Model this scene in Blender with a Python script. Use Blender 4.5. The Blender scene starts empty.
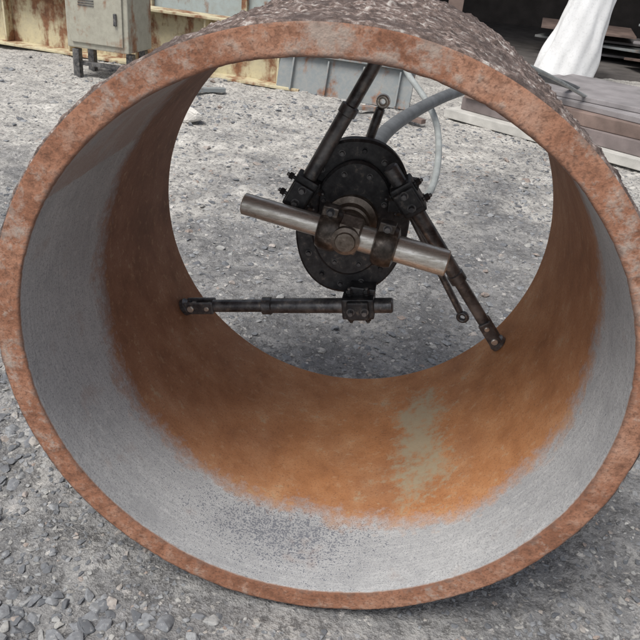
import bpy, bmesh, math, random
import numpy as np
from mathutils import Vector, Matrix
random.seed(4); rng=np.random.default_rng(7)
S=bpy.context.scene
S.view_settings.view_transform='Standard'; S.view_settings.look='None'; S.view_settings.exposure=0

# ------------------------------------------------------------------ helpers
def link(o,parent=None):
    S.collection.objects.link(o)
    if parent: o.parent=parent
    return o
def empty(n):
    e=bpy.data.objects.new(n,None); S.collection.objects.link(e); return e
def mesh_obj(name,verts,faces,mat=None,parent=None,smooth=False):
    me=bpy.data.meshes.new(name); me.from_pydata(verts,[],faces); me.update()
    if mat: me.materials.append(mat)
    if smooth: me.polygons.foreach_set('use_smooth',[True]*len(me.polygons))
    return link(bpy.data.objects.new(name,me),parent)
def np_mesh(name,V,F,mats=(),fm=None,smooth=True,parent=None):
    me=bpy.data.meshes.new(name); n=len(V); m=len(F); k=F.shape[1]
    me.vertices.add(n); me.vertices.foreach_set('co',np.asarray(V,dtype=np.float32).ravel())
    me.loops.add(m*k); me.loops.foreach_set('vertex_index',F.astype(np.int32).ravel())
    me.polygons.add(m); me.polygons.foreach_set('loop_start',np.arange(0,m*k,k,dtype=np.int32))
    for x in mats: me.materials.append(x)
    if fm is not None: me.polygons.foreach_set('material_index',fm.astype(np.int32))
    me.polygons.foreach_set('use_smooth',np.full(m,smooth))
    me.update(calc_edges=True); me.validate()
    return link(bpy.data.objects.new(name,me),parent)
def attr(o,name,vals):
    a=o.data.attributes.new(name,'FLOAT','POINT'); a.data.foreach_set('value',np.asarray(vals,dtype=np.float32))

def vnoise(x,y,seed=0):
    xi=np.floor(x).astype(np.int64); yi=np.floor(y).astype(np.int64); fx=x-xi; fy=y-yi
    fx=fx*fx*(3-2*fx); fy=fy*fy*(3-2*fy)
    def h(a,b):
        n=(a*374761393+b*668265263+seed*974634777)&0xffffffff
        n=((n^(n>>13))*1274126177)&0xffffffff
        return ((n^(n>>16))&0xffff)/65535.0
    return (h(xi,yi)*(1-fx)+h(xi+1,yi)*fx)*(1-fy)+(h(xi,yi+1)*(1-fx)+h(xi+1,yi+1)*fx)*fy
def fbm(x,y,o=4,seed=0):
    s=0;a=.5
    for i in range(o):
        s=s+a*(vnoise(x,y,seed+i*17)-.5); x=x*2.03+11.3; y=y*2.03+5.7; a*=.5
    return s

class NT:
    def __init__(s,name):
        s.m=bpy.data.materials.new(name); s.m.use_nodes=True; s.t=s.m.node_tree
        s.b=s.t.nodes['Principled BSDF']; s.tc=s.t.nodes.new('ShaderNodeTexCoord')
    def n(s,typ,**kw):
        x=s.t.nodes.new(typ)
        for k,v in kw.items(): setattr(x,k,v)
        return x
    def L(s,a,b): s.t.links.new(a,b)
    def noise(s,scale,detail=4,rough=.6,vec=None,dist=0):
        x=s.n('ShaderNodeTexNoise'); x.inputs['Scale'].default_value=scale; x.inputs['Detail'].default_value=detail
        x.inputs['Roughness'].default_value=rough; x.inputs['Distortion'].default_value=dist
        s.L(vec or s.tc.outputs['Object'],x.inputs['Vector']); return x.outputs['Fac']
    def vor(s,scale,feat='F1',vec=None):
        x=s.n('ShaderNodeTexVoronoi'); x.feature=feat; x.inputs['Scale'].default_value=scale
        s.L(vec or s.tc.outputs['Object'],x.inputs['Vector']); return x.outputs['Distance'],x.outputs['Color']
    def mapv(s,scale,rot=(0,0,0)):
        x=s.n('ShaderNodeMapping'); x.inputs['Scale'].default_value=scale; x.inputs['Rotation'].default_value=rot
        s.L(s.tc.outputs['Object'],x.inputs['Vector']); return x.outputs['Vector']
    def ramp(s,fac,stops):
        x=s.n('ShaderNodeValToRGB'); e=x.color_ramp.elements
        while len(e)<len(stops): e.new(.5)
        for i,(p,c) in enumerate(stops):
            e[i].position=p; e[i].color=(c,c,c,1) if not hasattr(c,'__len__') else (*c,1)
        s.L(fac,x.inputs['Fac']); return x.outputs['Color']
    def mix(s,f,a,b,bt='MIX'):
        x=s.n('ShaderNodeMix'); x.data_type='RGBA'; x.blend_type=bt
        for v,i in ((f,0),(a,6),(b,7)):
            if isinstance(v,bpy.types.NodeSocket): s.L(v,x.inputs[i])
            elif hasattr(v,'__len__'): x.inputs[i].default_value=(*v,1)
            else: x.inputs[i].default_value=v if i==0 else (v,v,v,1)
        return x.outputs[2]
    def math(s,op,a,b=0.0,c=None):
        x=s.n('ShaderNodeMath'); x.operation=op
        for i,v in enumerate((a,b) if c is None else (a,b,c)):
            if isinstance(v,bpy.types.NodeSocket): s.L(v,x.inputs[i])
            else: x.inputs[i].default_value=v
        return x.outputs[0]
    def attr(s,name):
        x=s.n('ShaderNodeAttribute'); x.attribute_name=name; return x.outputs['Fac']
    def out(s,col=None,rough=None,metal=None,bump=None,bs=.5,bd=.01):
        for v,nm in ((col,'Base Color'),(rough,'Roughness'),(metal,'Metallic')):
            if v is None: continue
            if isinstance(v,bpy.types.NodeSocket): s.L(v,s.b.inputs[nm])
            elif hasattr(v,'__len__'): s.b.inputs[nm].default_value=(*v,1)
            else: s.b.inputs[nm].default_value=v
        if bump is not None:
            x=s.n('ShaderNodeBump'); x.inputs['Strength'].default_value=bs; x.inputs['Distance'].default_value=bd
            s.L(bump,x.inputs['Height']); s.L(x.outputs['Normal'],s.b.inputs['Normal'])
        return s.m

# ------------------------------------------------------------------ materials
def mat_outer():
    k=NT('mill_scale_outer')
    a=k.noise(70,4,.7); b=k.noise(11,3,.6)
    c=k.ramp(a,[(.32,(.045,.034,.03)),(.45,(.11,.078,.066)),(.55,(.22,.165,.145)),(.66,(.47,.44,.41))])
    c=k.mix(k.ramp(b,[(.48,0),(.62,.75)]),c,(.07,.05,.045))
    return k.out(c,.9,0,a,.8,.006)
def mat_face():
    k=NT('rusty_cut_face')
    a=k.noise(6,4,.65); b=k.noise(32,4,.72); d=k.noise(170,2,.7); e=k.noise(3.6,3,.6)
    c=k.ramp(a,[(.32,(.21,.09,.05)),(.46,(.32,.145,.085)),(.58,(.40,.205,.13)),(.7,(.46,.28,.205))])
    c=k.mix(k.ramp(b,[(.5,0),(.68,.6)]),c,(.47,.33,.255))
    c=k.mix(k.ramp(b,[(.32,.8),(.46,0)]),c,(.16,.075,.045))
    c=k.mix(k.ramp(d,[(.34,.6),(.5,0)]),c,(.14,.07,.045))
    c=k.mix(k.ramp(k.math('ADD',e,k.math('MULTIPLY',k.math('SUBTRACT',b,.5),.7)),[(.53,0),(.66,.65)]),c,(.41,.37,.33))
    c=k.mix(k.ramp(k.math('ADD',k.attr('edge'),k.math('MULTIPLY',k.math('SUBTRACT',b,.5),1.3)),[(.68,0),(1,.8)]),c,(.13,.07,.05))
    return k.out(c,.85,0,b,.65,.005)
def mat_inner():
    k=NT('pipe_bore')
    n1=k.noise(12,4,.65); n2=k.noise(55,3,.7); n3=k.noise(3.5,3,.55); n4=k.noise(260,2,.75)
    ln=k.noise(9,4,.75,k.mapv((1,26,1)))
    g=k.ramp(n3,[(.3,(.37,.375,.385)),(.7,(.49,.495,.50))])
    g=k.mix(k.ramp(ln,[(.36,.28),(.52,0)]),g,(.26,.265,.275))
    g=k.mix(k.ramp(ln,[(.52,0),(.68,.28)]),g,(.66,.66,.655))
    g=k.mix(k.ramp(n2,[(.54,0),(.74,.4)]),g,(.62,.62,.62))
    g=k.mix(k.ramp(n4,[(.34,.65),(.52,0)]),g,(.19,.195,.205))
    g=k.mix(k.ramp(n1,[(.32,.5),(.48,0)]),g,(.27,.275,.285))
    g=k.mix(k.ramp(k.math('ADD',n4,k.math('MULTIPLY',k.attr('specks'),k.math('MULTIPLY',n2,.36))),[(.64,0),(.69,.8)]),g,(.08,.09,.12))
    g=k.mix(k.ramp(k.math('ADD',n1,k.math('MULTIPLY',k.attr('redden'),.3)),[(.6,0),(.85,.55)]),g,(.28,.17,.12))
    g=k.mix(k.ramp(k.math('ADD',k.attr('lip'),k.math('MULTIPLY',n2,.5)),[(.8,0),(1.1,.7)]),g,(.26,.15,.10))
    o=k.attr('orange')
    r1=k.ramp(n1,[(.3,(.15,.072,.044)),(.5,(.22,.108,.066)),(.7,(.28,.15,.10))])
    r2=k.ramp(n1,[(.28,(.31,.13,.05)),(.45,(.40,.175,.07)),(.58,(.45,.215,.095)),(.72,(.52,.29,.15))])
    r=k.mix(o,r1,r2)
    r=k.mix(k.ramp(n3,[(.5,0),(.72,.5)]),r,(.22,.105,.06))
    r=k.mix(k.ramp(n4,[(.3,.55),(.48,0)]),r,(.14,.062,.035))
    r=k.mix(k.ramp(n2,[(.56,0),(.76,.5)]),r,(.5,.32,.19))
    st=k.ramp(k.math('ADD',k.attr('stain'),k.math('ADD',k.math('MULTIPLY',k.math('SUBTRACT',n2,.5),2.2),k.math('MULTIPLY',k.math('SUBTRACT',n1,.5),1.8))),[(.35,0),(1.1,.75)])
    r=k.mix(st,r,(.33,.31,.22))
    m=k.math('ADD',k.attr('band'),k.math('ADD',k.math('MULTIPLY',k.math('SUBTRACT',n1,.5),.10),k.math('MULTIPLY',k.math('SUBTRACT',n2,.5),.1)))
    mk=k.n('ShaderNodeMapRange'); k.L(m,mk.inputs[0]); mk.inputs[1].default_value=-.035; mk.inputs[2].default_value=.025
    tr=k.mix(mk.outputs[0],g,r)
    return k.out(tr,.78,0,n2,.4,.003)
def mat_black():
    k=NT('black_oxide_steel')
    a=k.noise(60,3,.65); b=k.noise(12,3,.6)
    c=k.ramp(a,[(.35,(.026,.026,.029)),(.6,(.055,.055,.058)),(.75,(.17,.15,.13))])
    return k.out(c,k.ramp(b,[(.3,.3),(.7,.55)]),.35)
def mat_arm():
    k=NT('worn_dark_steel')
    a=k.noise(50,3,.7); b=k.noise(16,3,.6)
    c=k.ramp(a,[(.35,(.06,.06,.064)),(.55,(.13,.13,.135)),(.72,(.3,.27,.24))])
    c=k.mix(k.ramp(b,[(.46,0),(.66,.6)]),c,(.3,.295,.29))
    return k.out(c,k.ramp(b,[(.3,.3),(.7,.5)]),.55)
def mat_bright():
    k=NT('bright_steel')
    a=k.noise(40,4,.7,k.mapv((1,6,6))); b=k.noise(90,3,.7)
    c=k.ramp(a,[(.3,(.5,.47,.41)),(.6,(.82,.79,.73))])
    c=k.mix(k.ramp(b,[(.58,0),(.75,.55)]),c,(.32,.23,.17))
    return k.out(c,k.ramp(a,[(.3,.45),(.7,.27)]),.72)
def mat_bronze():
    k=NT('oily_bronze'); a=k.noise(60,3,.7)
    return k.out(k.ramp(a,[(.3,(.11,.085,.065)),(.6,(.25,.21,.175)),(.75,(.45,.4,.34))]),.38,.55)
def mat_collar():
    k=NT('oily_brown_steel'); a=k.noise(40,3,.7)
    return k.out(k.ramp(a,[(.35,(.05,.042,.036)),(.55,(.12,.10,.085)),(.72,(.33,.29,.25))]),.35,.6)
def mat_ground():
    k=NT('gravelly_ground')
    big=k.noise(1.3,4,.7); mid=k.noise(6,4,.75); fine=k.noise(45,3,.75); gr=k.noise(180,2,.8)
    mv=k.n('ShaderNodeMix'); mv.data_type='VECTOR'; mv.inputs[0].default_value=.03
    nz=k.n('ShaderNodeTexNoise'); nz.inputs['Scale'].default_value=50; nz.inputs['Detail'].default_value=1; k.L(k.tc.outputs['Object'],nz.inputs['Vector'])
    k.L(k.tc.outputs['Object'],mv.inputs[4]); k.L(nz.outputs['Color'],mv.inputs[5]); wv=mv.outputs[1]
    vd,v=k.vor(62,vec=wv); vd2,v2=k.vor(26,vec=wv)
    c=k.ramp(mid,[(.3,(.11,.11,.113)),(.48,(.185,.184,.185)),(.6,(.27,.267,.263)),(.72,(.38,.37,.36))])
    pale=k.attr('pale')
    pl=k.ramp(mid,[(.3,(.25,.243,.23)),(.45,(.41,.395,.37)),(.6,(.53,.51,.475)),(.72,(.66,.64,.6))])
    c=k.mix(k.ramp(k.math('ADD',pale,k.math('MULTIPLY',k.math('SUBTRACT',big,.5),2.8)),[(.3,0),(.75,1)]),c,pl)
    sep=k.n('ShaderNodeSeparateColor'); k.L(v,sep.inputs[0])
    sep2=k.n('ShaderNodeSeparateColor'); k.L(v2,sep2.inputs[0])
    pm=k.math('MULTIPLY',k.ramp(sep.outputs[0],[(.45,0),(.52,1)]),k.ramp(vd,[(.3,1),(.42,0)]))
    c=k.mix(k.math('MULTIPLY',pm,.75),c,k.ramp(sep.outputs[1],[(0,(.09,.095,.105)),(.4,(.23,.23,.235)),(.75,(.37,.355,.33)),(1,(.58,.56,.53))]))
    pm2=k.math('MULTIPLY',k.ramp(sep2.outputs[0],[(.7,0),(.76,1)]),k.ramp(vd2,[(.24,1),(.36,0)]))
    c=k.mix(k.math('MULTIPLY',pm2,.65),c,k.ramp(sep2.outputs[1],[(0,(.12,.125,.14)),(.5,(.28,.28,.29)),(1,(.55,.52,.49))]))
    c=k.mix(k.ramp(fine,[(.36,.75),(.5,0)]),c,(.08,.078,.078))
    c=k.mix(k.ramp(gr,[(.55,0),(.75,.45)]),c,(.55,.54,.52))
    return k.out(c,.94,0,fine,.9,.014)
def mat_stone():
    k=NT('crushed_stone'); b=k.noise(110,3,.7)
    t=k.attr('tint')
    c=k.ramp(t,[(0,(.10,.108,.12)),(.3,(.185,.195,.21)),(.6,(.27,.28,.292)),(.8,(.37,.365,.345)),(.9,(.30,.235,.20)),(1,(.56,.55,.53))])
    c=k.mix(k.ramp(b,[(.38,.55),(.5,0)]),c,(.13,.13,.14))
    c=k.mix(k.ramp(b,[(.55,0),(.72,.45)]),c,(.5,.49,.475))
    return k.out(c,.88,0)
def mat_paint(name,col,rust=.5,rough=.6,scale=6,dirt=(.2,.18,.15)):
    k=NT(name); a=k.noise(scale,5,.7); b=k.noise(scale*5,4,.7); s=k.noise(scale*1.5,4,.65,k.mapv((1,1,.25)))
    c=k.mix(k.ramp(b,[(.4,0),(.75,.6)]),col,dirt)
    c=k.mix(k.ramp(k.math('ADD',k.math('MULTIPLY',a,.5),k.math('MULTIPLY',s,.5)),[(.62-.22*rust,0),(.7-.2*rust,1)]),c,k.ramp(b,[(.3,(.15,.065,.035)),(.7,(.34,.17,.09))]))
    return k.out(c,rough,0,b,.3,.006)
def mat_plain(name,col,rough=.7,metal=0,var=.35,scale=12):
    k=NT(name); a=k.noise(scale,4,.65); b=k.noise(scale*8,3,.7)
    lo=tuple(x*(1-var) for x in col); hi=tuple(min(1,x*(1+var)) for x in col)
    c=k.mix(k.ramp(b,[(.5,0),(.75,.35)]),k.ramp(a,[(.3,lo),(.7,hi)]),tuple(x*.45 for x in col))
    return k.out(c,rough,metal,b,.3,.004)
M=dict(outer=mat_outer(),face=mat_face(),inner=mat_inner(),black=mat_black(),arm=mat_arm(),bright=mat_bright(),
  bronze=mat_bronze(),ground=mat_ground(),stone=mat_stone(),collar=mat_collar())

# ------------------------------------------------------------------ camera
CAM=Vector((.0742,-.892,1.0875)); yaw,pit,rol=-.081,.4981,.1034
fw=Vector((math.sin(yaw)*math.cos(pit),math.cos(yaw)*math.cos(pit),-math.sin(pit)))
rt=Vector((math.cos(yaw),-math.sin(yaw),0)); up=rt.cross(fw)
r2=rt*math.cos(rol)+up*math.sin(rol); u2=-rt*math.sin(rol)+up*math.cos(rol)
cam=bpy.data.cameras.new('camera'); co=link(bpy.data.objects.new('camera',cam))
co.matrix_world=Matrix(((r2.x,u2.x,-fw.x,CAM.x),(r2.y,u2.y,-fw.y,CAM.y),(r2.z,u2.z,-fw.z,CAM.z),(0,0,0,1)))
cam.sensor_width=36; cam.lens=711.26/640*36; cam.clip_end=500; cam.clip_start=.02
S.camera=co

# ------------------------------------------------------------------ pipe
RO,RI,LN=.5,.4559,.718
def build_pipe():
    prof=[]; part=[]
    def add(r,y,p): prof.append((r,y)); part.append(p)
    for i in range(230): add(RO,LN-.004-(LN-.010)*i/229,0)
    add(RO-.001,.0022,0); add(RO-.0035,.0006,1)
    for i in range(14): add(RO-.006-(RO-RI-.010)*i/13,0,1)
    add(RI+.0015,.0008,1); add(RI+.0003,.0022,2)
    for i in range(230): add(RI,.004+(LN-.009)*i/229,2)
    add(RI+.001,LN-.002,2); add(RI+.004,LN,1)
    for i in range(6): add(RI+.006+(RO-RI-.012)*i/5,LN,1)
    add(RO-.002,LN-.001,1)
    prof=np.array(prof); part=np.array(part); n=len(prof); N=840
    th=np.arange(N)*2*np.pi/N
    R=np.repeat(prof[:,0][:,None],N,1); Y=np.repeat(prof[:,1][:,None],N,1); T=np.repeat(th[None],n,0)
    Pt=np.repeat(part[:,None],N,1)
    cx,cz=np.cos(T),np.sin(T)
    def pn(sc,ysc,seed,o=4): return fbm((cx*1.7+cz*.6)*sc+Y*ysc*.3+50,(cz*1.5-cx*.4)*sc+Y*ysc+90,o,seed)
    out=(Pt==0)
    fade=np.clip(Y/.012,0,1)*np.clip((LN-Y)/.01,0,1)
    lump=pn(11,30,3,5)*.009+np.maximum(0,pn(22,60,9,3)-.05)*.018+pn(60,120,19,2)*.003
    R=R+np.where(out,lump*fade,0)
    inn=(Pt==2); R=R+np.where(inn,pn(2,3,21,4)*.003,0)
    A=np.array([-180,-145,-110,-90,-60,-45,0,40,80,110,145,180.]);B=np.array([.31,.23,.21,.21,.165,.15,.2,.24,.3,.36,.37,.31])
    deg=np.degrees(np.arctan2(cz,cx)); bd=np.interp(deg,A,B)
    R=R-np.where(inn,np.clip((Y-bd+.02)/.05,0,1)*.0016,0)
    # front edges slightly ragged
    near=np.exp(-(Y/.006)**2); rag=pn(26,0,41,4)
    R=R+np.where(out,-np.maximum(0,rag+.02)*near*.012,0)+np.where(inn,np.maximum(0,rag-.02)*near*.006,0)
    face=(Pt==1)&(Y<.1); wv=fbm(cx*5+40,cz*5+40,5,5)*.006
    Y0=Y.copy(); Y=Y+np.where(Y<.02,wv,0)+np.where(face,pn(22,0,31,3)*.003,0)
    V=np.stack([R*cx,Y,RO+R*cz],-1).reshape(-1,3)
    i=np.arange(n)[:,None]; j=np.arange(N)[None]
    i2=(i+1)%n; j2=(j+1)%N
    F=np.stack([i*N+j,i*N+j2,i2*N+j2,i2*N+j],-1).reshape(-1,4)
    fm=np.repeat(part[:,None],N,1).ravel()
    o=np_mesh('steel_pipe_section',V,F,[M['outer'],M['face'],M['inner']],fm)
    attr(o,'band',(Y0-bd).ravel())
    ang=lambda c: np.abs((deg-c+180)%360-180)
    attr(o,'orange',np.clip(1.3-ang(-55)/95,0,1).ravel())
    attr(o,'stain',(np.exp(-(ang(-61)/9)**2)*np.exp(-((Y-.42)/.22)**4)).ravel())
    attr(o,'specks',(np.exp(-(ang(-95)/26)**2)*np.exp(-((Y-.13)/.10)**2)).ravel())
    attr(o,'lip',np.exp(-(Y0/.006)**2).ravel())
    attr(o,'redden',(np.clip((deg-60)/40,0,1)*(deg<150)).ravel())
    e=np.abs(R-(RO+RI)/2)/((RO-RI)/2); attr(o,'edge',np.clip(e,0,1).ravel())
    return o
pipe=build_pipe()

# ------------------------------------------------------------------ part builders
def rev(name,p0,p1,prof,mat,parent,seg=40,arc=True):
    p0=Vector(p0);p1=Vector(p1); ax=(p1-p0).normalized(); u=ax.orthogonal().normalized(); v=ax.cross(u)
    vs=[];fs=[]
    for d,r in prof:
        for i in range(seg):
            a=2*math.pi*i/seg; vs.append(p0+ax*d+(u*math.cos(a)+v*math.sin(a))*r)
    n=len(prof)
    for k in range(n-1):
        for i in range(seg):
            j=(i+1)%seg; fs.append((k*seg+i,k*seg+j,(k+1)*seg+j,(k+1)*seg+i))
    fs.append(tuple(range(seg))[::-1]); fs.append(tuple((n-1)*seg+i for i in range(seg)))
    o=mesh_obj(name,vs,fs,mat,parent,True)
    m=o.modifiers.new('es','EDGE_SPLIT'); m.split_angle=math.radians(35)
    return o
def rod(name,p0,p1,r,mat,parent,b=.0015,seg=32):
    L=(Vector(p1)-Vector(p0)).length
    return rev(name,p0,p1,[(0,r-b),(b,r),(L-b,r),(L,r-b)],mat,parent,seg)
def frame(ax,upv=(0,1,0)):
    ax=Vector(ax).normalized(); y=Vector(upv); y=(y-ax*y.dot(ax)).normalized(); z=ax.cross(y)
    return Matrix((ax,y,z)).transposed()
def box(name,c,size,mat,parent,rot=None,bev=.003,seg=2):
    bm=bmesh.new(); bmesh.ops.create_cube(bm,size=1)
    bmesh.ops.scale(bm,vec=size,verts=bm.verts)
    if bev>0: bmesh.ops.bevel(bm,geom=bm.edges[:],offset=bev,segments=seg,affect='EDGES',profile=.6)
    me=bpy.data.meshes.new(name); bm.to_mesh(me); bm.free(); me.materials.append(mat)
    mw=Matrix.Translation(Vector(c))@(rot.to_4x4() if rot else Matrix())
    me.transform(mw)
    return link(bpy.data.objects.new(name,me),parent)
def ring(name,c,axis,R,r,mat,parent,thick=None):
    axis=Vector(axis).normalized(); u=axis.orthogonal().normalized(); v=axis.cross(u); vs=[];fs=[];N=36;K=10
    for i in range(N):
        a=2*math.pi*i/N; d=u*math.cos(a)+v*math.sin(a)
        for k in range(K):
            b=2*math.pi*k/K; vs.append(Vector(c)+d*(R+r*math.cos(b))+axis*(thick or r)*math.sin(b))
    for i in range(N):
        for k in range(K):
            fs.append((i*K+k,((i+1)%N)*K+k,((i+1)%N)*K+(k+1)%K,i*K+(k+1)%K))
    return mesh_obj(name,vs,fs,mat,parent,True)
def hexbolt(name,p,axis,r,h,mat,parent):
    axis=Vector(axis).normalized()
    rev(name+'_washer',p,Vector(p)+axis,[(0,r*1.35),(h*.15,r*1.35)],mat,parent,20)
    return rev(name,Vector(p)+axis*h*.15,Vector(p)+axis,[(0,r),(h*.8,r),(h,r*.85)],mat,parent,6)

# ------------------------------------------------------------------ machine
mc=empty('pipe_facing_machine')
K,A_,BR,BZ,CO=M['black'],M['arm'],M['bright'],M['bronze'],M['collar']
def oval(name,cx,cy,cz,a,b,t,mat,yaw=0,pw=2.3,bev=.004):
    N=96; rings=[(-t/2,1-bev/a),(-t/2+bev,1),(t/2-bev,1),(t/2,1-bev/a)]
    vs=[];fs=[]
    for dy,s in rings:
        for i in range(N):
            q=2*math.pi*i/N; c,s_=math.cos(q),math.sin(q)
            x=a*s*abs(c)**(2/pw)*(1 if c>=0 else -1); z=b*s*abs(s_)**(2/pw)*(1 if s_>=0 else -1)
            vs.append((cx+x*math.cos(yaw)-dy*math.sin(yaw),cy+x*math.sin(yaw)+dy*math.cos(yaw),cz+z))
    for k in range(3):
        for i in range(N): j=(i+1)%N; fs.append((k*N+i,k*N+j,(k+1)*N+j,(k+1)*N+i))
    fs.append(tuple(range(N))); fs.append(tuple(3*N+i for i in range(N))[::-1])
    return mesh_obj(name,vs,fs,mat,mc)
PC=(.0,.64,.525)
oval('mounting_plate',PC[0],PC[1],PC[2],.128,.183,.03,K,.12)
oval('front_cover',PC[0],PC[1]-.022,PC[2]+.005,.092,.135,.018,K,.12,2.0)
oval('back_housing',PC[0]+.005,PC[1]+.06,PC[2],.095,.12,.09,K,.12,2.0)
for i in range(14):
    q=2*math.pi*(i+.3)/14; x=.108*math.cos(q); z=.16*math.sin(q)
    hexbolt('plate_bolt',(PC[0]+x,PC[1]-.0155+x*.12,PC[2]+z),(0,-1,0),.0055,.007,A_ if i%3 else K,mc)
for i in range(8):
    q=2*math.pi*(i+.5)/8; x=.072*math.cos(q); z=.112*math.sin(q)
    hexbolt('cover_bolt',(PC[0]+x,PC[1]-.031+x*.12,PC[2]+.005+z),(0,-1,0),.005,.006,A_,mc)
BL=Vector((-.232,.540,.562)); BRt=Vector((.215,.500,.504)); ba=(BRt-BL).normalized(); LB=(BRt-BL).length
hubc=BL+ba*(.515*LB)
rev('spindle_hub',(hubc.x,.625,hubc.z),(hubc.x,.5,hubc.z),[(0,.06),(.03,.058),(.034,.045),(.06,.045),(.062,.04),(.085,.04)],BZ,mc)
rev('cross_shaft',BL,BRt,[(.03,.016),(0,.0175),(0,.021),(.002,.0235),(.205,.0235),(.206,.0285),(LB-.003,.0285),(LB,.026),(LB,.019),(LB-.03,.018)],BR,mc,48)
for nm,t0 in (('shaft_collar_outer',.170),('shaft_collar_inner',.292)):
    p=BL+ba*t0
    rev(nm,p,p+ba,[(0,.030),(.003,.042),(.012,.047),(.036,.047),(.046,.043),(.05,.030)],CO,mc,48)
    F=frame(ba,(0,1,0))
    box(nm+'_ear',p+ba*.025+Vector((0,-.012,.046)),(.034,.03,.022),CO,mc,F,.003)
    hexbolt(nm+'_screw',p+ba*.025+Vector((0,-.027,.047)),(0,-1,0),.007,.01,A_,mc)
rev('hub_nut',hubc-ba*.03,hubc+ba,[(0,.03),(.004,.042),(.056,.042),(.06,.03)],BZ,mc,8)
rev('hub_cap',hubc+Vector((0,-.030,0)),hubc+Vector((0,-1,0)),[(0,.03),(.014,.03),(.018,.022),(.022,.02),(.024,.012)],BZ,mc,40)
def arm(tag,start,foot,foot_n,r=.0165):
    s=Vector(start);f=Vector(foot); d=(f-s).normalized(); L=(f-s).length
    F=frame(d)
    c=s+d*.045
    box('clamp_block_'+tag,c+Vector((0,.004,0)),(.075,.056,.052),K,mc,F,.005)
    box('clamp_cap_'+tag,c+Vector((0,-.026,0)),(.05,.018,.046),K,mc,F,.004)
    side=F.col[2]
    for e in (-1,1):
        hexbolt('clamp_bolt_'+tag,c+d*.016*e-Vector((0,.034,0)),(0,-1,0),.007,.012,A_,mc)
        for sg in (-1,1):
            pb=c+d*.02*e+side*.024*sg
            rod('clamp_stud_'+tag,pb,pb+side*.022*sg,.0042,A_,mc)
            hexbolt('clamp_nut_'+tag,pb+side*.006*sg,side*sg,.008,.009,K,mc)
    rev('arm_'+tag,s-d*.035,f,[(0,r*.8),(.003,r),(L*.62,r),(L*.625,r*1.18),(L*.67,r*1.18),(L*.675,r*.85),(L-.03,r*.85),(L-.028,r*.6)],A_,mc)
    for sg in (-1,1):
        box('clevis_'+tag,f-d*.032+F.col[1]*.014*sg,(.072,.008,.030),A_,mc,F,.0035)
    rod('clevis_pin_'+tag,f-d*.012-F.col[1]*.022,f-d*.012+F.col[1]*.022,.008,BR,mc)
    rod('clevis_bolt_'+tag,f-d*.052-F.col[1]*.021,f-d*.052+F.col[1]*.021,.006,BR,mc)
    n=Vector(foot_n).normalized()
    rev('foot_pad_'+tag,f+n*.014,f-n,[(0,.016),(.003,.021),(.012,.021),(.02,.012),(.026,.011)],A_,mc,28)
def wallpt(x,z,y):
    v=Vector((x,0,z-.5)); v=v.normalized()*(RI-.014); return Vector((v.x,y,.5+v.z)),v.normalized()
fL,nL=wallpt(-.383,.253,.600); fR,nR=wallpt(.388,.26,.629); fT,nT=wallpt(.045,.955,.62)
arm('left',(.085,.588,.340),fL,nL,.018)
arm('right',(.088,.592,.640),fR,nR)
arm('top',(-.135,.592,.545),fT,nT)
box('arm_bracket_left',(.045,.62,.352),(.06,.06,.05),K,mc,None,.004)
box('arm_bracket_right',(.105,.62,.60),(.06,.06,.07),K,mc,None,.004)
box('arm_bracket_top',(-.105,.62,.575),(.06,.06,.07),K,mc,None,.004)
def eye(tag,a,b,r):
    a=Vector(a);b=Vector(b); d=(b-a).normalized()
    rod('stay_rod_'+tag,a,b-d*.012,r,A_,mc)
    ring('stay_eye_'+tag,b+d*.004,(.25,1,.1),.011,.0055,BR if tag=='up' else A_,mc,.007)
eye('down',(.10,.70,.575),(.293,.69,.293),.0085)
eye('up',(.0,.70,.63),(.032,.69,.775),.0105)

# ------------------------------------------------------------------ hoses
def hose(name,pts,r,mat,parent=None):
    cu=bpy.data.curves.new(name,'CURVE'); cu.dimensions='3D'; cu.bevel_depth=r; cu.bevel_resolution=6; cu.resolution_u=16
    sp=cu.splines.new('NURBS'); sp.points.add(len(pts)-1); sp.order_u=4; sp.use_endpoint_u=True
    for p,q in zip(sp.points,pts): p.co=(*q,1)
    cu.materials.append(mat); return link(bpy.data.objects.new(name,cu),parent)
hg=mat_plain('grey_rubber_hose',(.13,.138,.145),.55,0,.3,20); hp=mat_plain('pale_plastic_hose',(.31,.33,.325),.45,0,.25,20)
hose('hydraulic_hose',[(.01,.70,.60),(.015,.8,.64),(.035,1.1,.618),(.09,1.45,.592),(.19,1.75,.60),(.33,2.1,.60),(.6,2.8,.56),(.88,3.6,.46),(1.3,4.5,.28),(1.66,5.3,.06),(2.3,5.8,.03),(3.4,5.9,.03)],.021,hg)
hose('air_hose',[(.05,.70,.52),(.08,.85,.50),(.15,1.08,.425),(.215,1.3,.40),(.225,1.6,.49),(.19,1.78,.56),(.10,1.95,.62),(.05,2.05,.66),(.06,2.3,.74),(.3,2.6,.72),(.9,3.4,.5),(1.4,4.4,.2),(1.9,5.3,.02),(3.2,5.5,.02)],.0115,hp)

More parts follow.
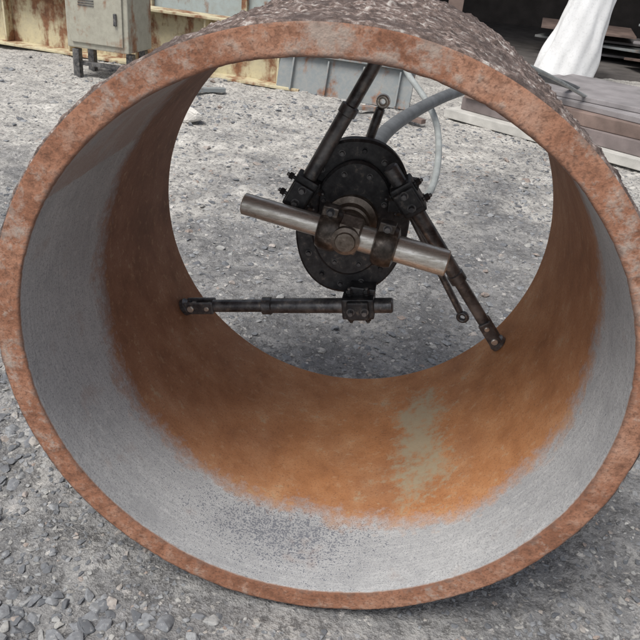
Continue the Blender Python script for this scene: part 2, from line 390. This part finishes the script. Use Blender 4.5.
# ------------------------------------------------------------------ ground
def axis(lo,hi,step,far,g=1.25):
    a=list(np.arange(lo,hi,step)); s=step; x=a[-1]
    while x<far: s*=g; x+=s; a.append(x)
    s=step; x=a[0]; pre=[]
    while x>-far: s*=g; x-=s; pre.append(x)
    return np.array(pre[::-1]+a)
def hground(x,y):
    near=np.clip(1-np.abs(x)/60,0,1)
    h=fbm(x*.7+20,y*.7+20,3,1)*.06+fbm(x*3+5,y*3+9,4,2)*.05+fbm(x*14,y*14,4,3)*.03+fbm(x*45,y*45,3,4)*.013
    c=np.exp(-((x/.34)**4))*np.clip(1-np.maximum(0,np.abs(y-.36)-.5)/.25,0,1)
    return h*(1-.85*c)*near-.006-c*.004
xs=axis(-2.6,2.6,.011,200); ys=axis(-.75,4.9,.013,200)
X,Y=np.meshgrid(xs,ys); H=hground(X,Y)
V=np.stack([X,Y,H],-1).reshape(-1,3); nx=len(xs); ny=len(ys)
i=np.arange(ny-1)[:,None]; j=np.arange(nx-1)[None]
F=np.stack([i*nx+j,i*nx+j+1,(i+1)*nx+j+1,(i+1)*nx+j],-1).reshape(-1,4)
g=np_mesh('ground',V,F,[M['ground']])
attr(g,'pale',(.08+np.clip((Y-1.0)/2.4,0,1)*.72+np.clip(-X/3,0,1)*.3*(Y>1)).ravel())

lib=[]
for s in range(18):
    bm=bmesh.new(); fl=random.uniform(.25,.6)
    for _ in range(random.choice((9,11,14))):
        v=Vector((random.gauss(0,1),random.gauss(0,1),random.gauss(0,1))).normalized(); bm.verts.new((v.x,v.y*random.uniform(.6,1),v.z*fl))
    r=bmesh.ops.convex_hull(bm,input=bm.verts)
    junk=[e for e in r['geom_interior'] if isinstance(e,bmesh.types.BMVert)]
    bmesh.ops.delete(bm,geom=junk,context='VERTS')
    bmesh.ops.bevel(bm,geom=bm.edges[:],offset=.06,segments=1,affect='EDGES')
    bmesh.ops.triangulate(bm,faces=bm.faces[:])
    bm.verts.index_update()
    lib.append((np.array([v.co[:] for v in bm.verts]),np.array([[v.index for v in f.verts] for f in bm.faces]))); bm.free()
VV=[];FF=[];TT=[];off=0
def stones(n,xr,yr,smin,smax,pw=3,tmax=1.0,excl=.6,sink=.0):
    global off
    for _ in range(n):
        x=random.uniform(*xr); y=random.uniform(*yr); s=smin+(smax-smin)*random.random()**pw
        if abs(x)<.36 and -.03<y<.76 : 
            if s>.010 or abs(x)<.2: continue
        if abs(x)<.62 and -.04<y<.76 and s>.014: continue
        if fbm(np.array(x*2.0),np.array(y*2.0),3,77)<-.03 and random.random()<excl: continue
        v,f=lib[random.randrange(18)]
        e=Matrix.Rotation(random.uniform(0,6.28),3,'Z')@Matrix.Rotation(random.gauss(0,.2),3,'X')@Matrix.Rotation(random.gauss(0,.2),3,'Y')
        vv=(v*s)@np.array(e).T; z=float(hground(np.array(x),np.array(y)))
        VV.append(vv+np.array([x,y,z+s*random.uniform(-.18,.12)-s*sink])); FF.append(f+off); TT.append(np.full(len(v),random.random()*tmax)); off+=len(v)
stones(3000,(-1.1,-.1),(-.45,.6),.005,.022,2.0,.9,.15)
stones(2200,(-.3,1.3),(-.5,.6),.004,.015,2.4,.9,.3)
stones(260,(-1.0,-.1),(-.42,.45),.017,.031,1.3,.8,.1,.1)
stones(9000,(-1.6,1.8),(.6,4.2),.005,.022,3.0)
stones(2500,(-3.2,2.5),(2.5,5),.008,.035,4)
stones(5500,(-1.2,1.2),(-.5,1.2),.003,.009,1)
st=np_mesh('gravel_stones',np.concatenate(VV),np.concatenate(FF),[M['stone']],None,False)
attr(st,'tint',np.concatenate(TT))

# ------------------------------------------------------------------ background
def rotz(a): return Matrix.Rotation(a,3,'Z')
yel=mat_paint('weathered_yellow_paint',(.60,.54,.36),.66,.7,5,(.4,.36,.28)); teal=mat_paint('weathered_grey_paint',(.42,.48,.47),.4,.7,4,(.35,.34,.3))
slate=mat_paint('slate_grey_steel',(.22,.245,.255),.4,.7,5,(.34,.32,.29)); brown=mat_plain('brown_rust_plate',(.20,.145,.125),.8,0,.4,6)
lil=mat_plain('dusty_steel_plate',(.25,.235,.24),.7,0,.3,5); conc=mat_plain('dusty_concrete',(.5,.49,.46),.9,0,.25,6)
mauve=mat_plain('mauve_grey_plate',(.21,.175,.17),.8,0,.35,5)
dark=mat_plain('dark_wall',(.07,.06,.055),.9,0,.4,3); cab=mat_paint('cabinet_grey_paint',(.42,.41,.34),.42,.6,4,(.26,.24,.2))  # dark: near-black brown base colour for the shed walls and roof
white=mat_plain('woven_white_sack',(.78,.79,.8),.75,0,.04,6); dirt=mat_plain('dark_dirt_floor',(.11,.10,.095),.95,0,.4,5)

yb=empty('rusty_channel_beam'); ang=-.19
def along(px,py,a,t,n=0): return (px+t*math.cos(a)-n*math.sin(a),py+t*math.sin(a)+n*math.cos(a))
R=rotz(ang); bx,by=-1.0,4.75
def bb(nm,t,n,z,sz,m,par,b=.004): 
    x,y=along(bx,by,ang,t,n); return box(nm,(x,y,z),sz,m,par,R,b)
bb('web',-2.5,.1,.22,(5.6,.02,.40),yel,yb)
bb('flange_top',-2.5,.06,.432,(5.6,.2,.02),yel,yb); bb('flange_bottom',-2.5,.03,.012,(5.6,.2,.02),yel,yb)
for q in range(9): bb('stiffener_%d'%q,.1-.62*q,.04,.222,(.016,.096,.396),yel,yb)
gb=empty('grey_steel_trough')
for nm,t,n,z,sz in (('side',-3,.75,.36,(7,.03,.72)),('lip',-3,.72,.735,(7,.1,.03)),('back',-3,1.35,.36,(7,.03,.72)),('floor',-3,1.05,.2,(7,.57,.02))): bb(nm,t,n,z,sz,teal,gb)
for q in range(8): bb('rib_%d'%q,.4-.9*q,.71,.36,(.05,.045,.7),yel,gb)

cb=empty('electrical_cabinet'); R=rotz(-.12); cxx,cyy=-2.10,4.42
box('body',(cxx,cyy,.42),(.48,.36,.44),cab,cb,R,.01); box('lid',(cxx,cyy-.01,.658),(.53,.42,.03),cab,cb,R,.006)
box('door',(cxx+.0-.02,cyy-.187,.42),(.40,.014,.36),cab,cb,R,.005); box('handle',(cxx+.13,cyy-.215,.42),(.02,.03,.08),M['arm'],cb,R,.004)
for q in range(5): box('louvre_%d'%q,(cxx-.09,cyy-.185,.49+.016*q),(.12,.012,.006),M['arm'],cb,R,.001)
for sx in (-.20,.20):
    for sy in (-.13,.13): box('leg',(cxx+sx,cyy+sy,.09),(.05,.05,.2),M['arm'],cb,R,.003)
box('crossbar',(cxx,cyy-.13,.09),(.38,.03,.03),M['arm'],cb,R,.003)
def chunk(name,c,sz,seed,m):
    bm=bmesh.new(); rr=random.Random(seed)
    for _ in range(26):
        v=Vector((rr.gauss(0,1),rr.gauss(0,1),rr.gauss(0,1))).normalized(); bm.verts.new((v.x*sz[0],v.y*sz[1],v.z*sz[2]))
    r=bmesh.ops.convex_hull(bm,input=bm.verts); bmesh.ops.delete(bm,geom=[e for e in r['geom_interior'] if isinstance(e,bmesh.types.BMVert)],context='VERTS')
    bmesh.ops.bevel(bm,geom=bm.edges[:],offset=sz[2]*.1,segments=2,affect='EDGES')
    me=bpy.data.meshes.new(name); bm.to_mesh(me); bm.free(); me.materials.append(m); me.transform(Matrix.Translation(c)); return link(bpy.data.objects.new(name,me))
chunk('concrete_lump',(-1.18,3.36,.04),(.085,.06,.055),3,mat_plain('pale_concrete',(.66,.64,.6),.9,0,.15,20))
chunk('concrete_lump',(-1.62,3.9,.03),(.05,.04,.04),5,conc)
oc=empty('steel_offcuts')
for q,(x,y,l,a) in enumerate(((-1.35,4.2,.34,.5),(-1.55,4.38,.26,-.4),(-.2,4.25,.3,.1),(.15,4.1,.22,-.7))):
    box('offcut_%d'%q,(x,y,.025),(l,.05,.03),brown if q%2 else slate,oc,rotz(a),.004)

sp=empty('slate_steel_channel'); R=rotz(-.2)@Matrix.Rotation(-.25,3,'X')
box('web',(-.38,4.62,.13),(1.05,.02,.28),slate,sp,R,.003); box('lip',(-.38,4.64,.275),(1.05,.09,.015),slate,sp,rotz(-.2),.003)
for q in range(4): box('rib_%d'%q,(-.78+.27*q,4.665-.054*q,.13),(.012,.03,.24),slate,sp,R,.002)
ps=empty('steel_plate_stack'); a=-.64
def pp(t,n): return along(.35,4.35,a,t,n)
for q,(dt,dn,z,m,th) in enumerate(((0,0,.03,conc,.06),(.03,.05,.105,mauve,.085),(-.02,.06,.19,brown,.08),(.05,.09,.25,lil,.035),(.2,.2,.285,lil,.03))):
    x,y=pp(1.2+dt,.6+dn); box('plate_%d'%q,(x,y,z),(2.4-.1*q,1.1-.05*q,th),m,ps,rotz(a+.02*q*(-1)**q),.004)
sh=empty('workshop_shed')
box('back_wall',(2.5,12,1.75),(9,.2,3.5),dark,sh,None,0); box('side_wall_left',(-1.9,9.9,1.75),(.2,4.1,3.5),dark,sh,None,0); box('side_wall_right',(6.9,9.9,1.75),(.2,4.1,3.5),dark,sh,None,0)
box('roof',(2.5,9.7,3.58),(9.6,5.2,.15),dark,sh,None,0); box('floor',(2.5,9.6,.02),(8.7,4.6,.05),dirt,sh,None,0)
for x in (-1.7,.5,3.6,6.7): box('post',(x,7.75,1.72),(.16,.16,3.44),brown,sh,None,.005)
box('front_wall',(-5.6,7.7,1.6),(7.6,.2,3.2),mat_paint('stained_render',(.42,.4,.33),.2,.85,2),sh,None,0)
sc=empty('scrap_sheet_pile')
for q in range(9):
    box('sheet_%d'%q,(2.6+random.uniform(-.7,.9),8.0+random.uniform(-.4,.7),.12+q*.05),(random.uniform(.7,1.6),random.uniform(.5,1),.025),random.choice([lil,brown,slate]),sc,rotz(random.uniform(-.5,.5))@Matrix.Rotation(random.uniform(-.1,.14),3,'X'),.003)
def sack():
    bm=bmesh.new(); N=96; Kk=50; rings=[]
    for k in range(Kk+1):
        t=k/Kk; z=t*1.25
        w=.29*(1-.55*t**1.1)*(min(1,(t+.02)/.05)**.3); d=.2*(1-.5*t)*(min(1,(t+.02)/.05)**.3)
        ox=.20*t
        r=[]
        for i_ in range(N):
            q=2*math.pi*i_/N; f=1+.07*abs(math.sin(q*3.5+t*2.2))+.03*math.sin(q*11-t*5)+.03*math.sin(z*9+q*2)+.025*math.sin(z*17+q*5)
            r.append(bm.verts.new((1.62+ox+w*f*math.cos(q),6.85+d*f*math.sin(q),z)))
        rings.append(r)
    for k in range(Kk):
        for i_ in range(N): bm.faces.new((rings[k][i_],rings[k][(i_+1)%N],rings[k+1][(i_+1)%N],rings[k+1][i_]))
    bm.faces.new(rings[-1]); 
    me=bpy.data.meshes.new('white_bulk_sack'); bm.to_mesh(me); bm.free(); me.materials.append(white)
    me.polygons.foreach_set('use_smooth',[True]*len(me.polygons)); link(bpy.data.objects.new('white_bulk_sack',me))
sack()

# ------------------------------------------------------------------ light
W=bpy.data.worlds.new('World'); S.world=W; W.use_nodes=True; nt=W.node_tree
sky=nt.nodes.new('ShaderNodeTexSky'); sky.sky_type='NISHITA'; sky.sun_disc=False
el=math.radians(60); az=math.radians(215)
sky.sun_elevation=el; sky.sun_rotation=az; sky.dust_density=4; sky.air_density=1
hs=nt.nodes.new('ShaderNodeHueSaturation'); hs.inputs['Saturation'].default_value=.4
nt.links.new(sky.outputs[0],hs.inputs['Color']); nt.links.new(hs.outputs[0],nt.nodes['Background'].inputs[0]); nt.nodes['Background'].inputs[1].default_value=.15
sun=bpy.data.lights.new('sun','SUN'); sun.energy=2.2; sun.angle=math.radians(28); sun.color=(1,.965,.9)
so=link(bpy.data.objects.new('sun',sun))
dirv=Vector((math.sin(az)*math.cos(el),math.cos(az)*math.cos(el),math.sin(el)))
so.rotation_euler=(-dirv).to_track_quat('-Z','Y').to_euler()
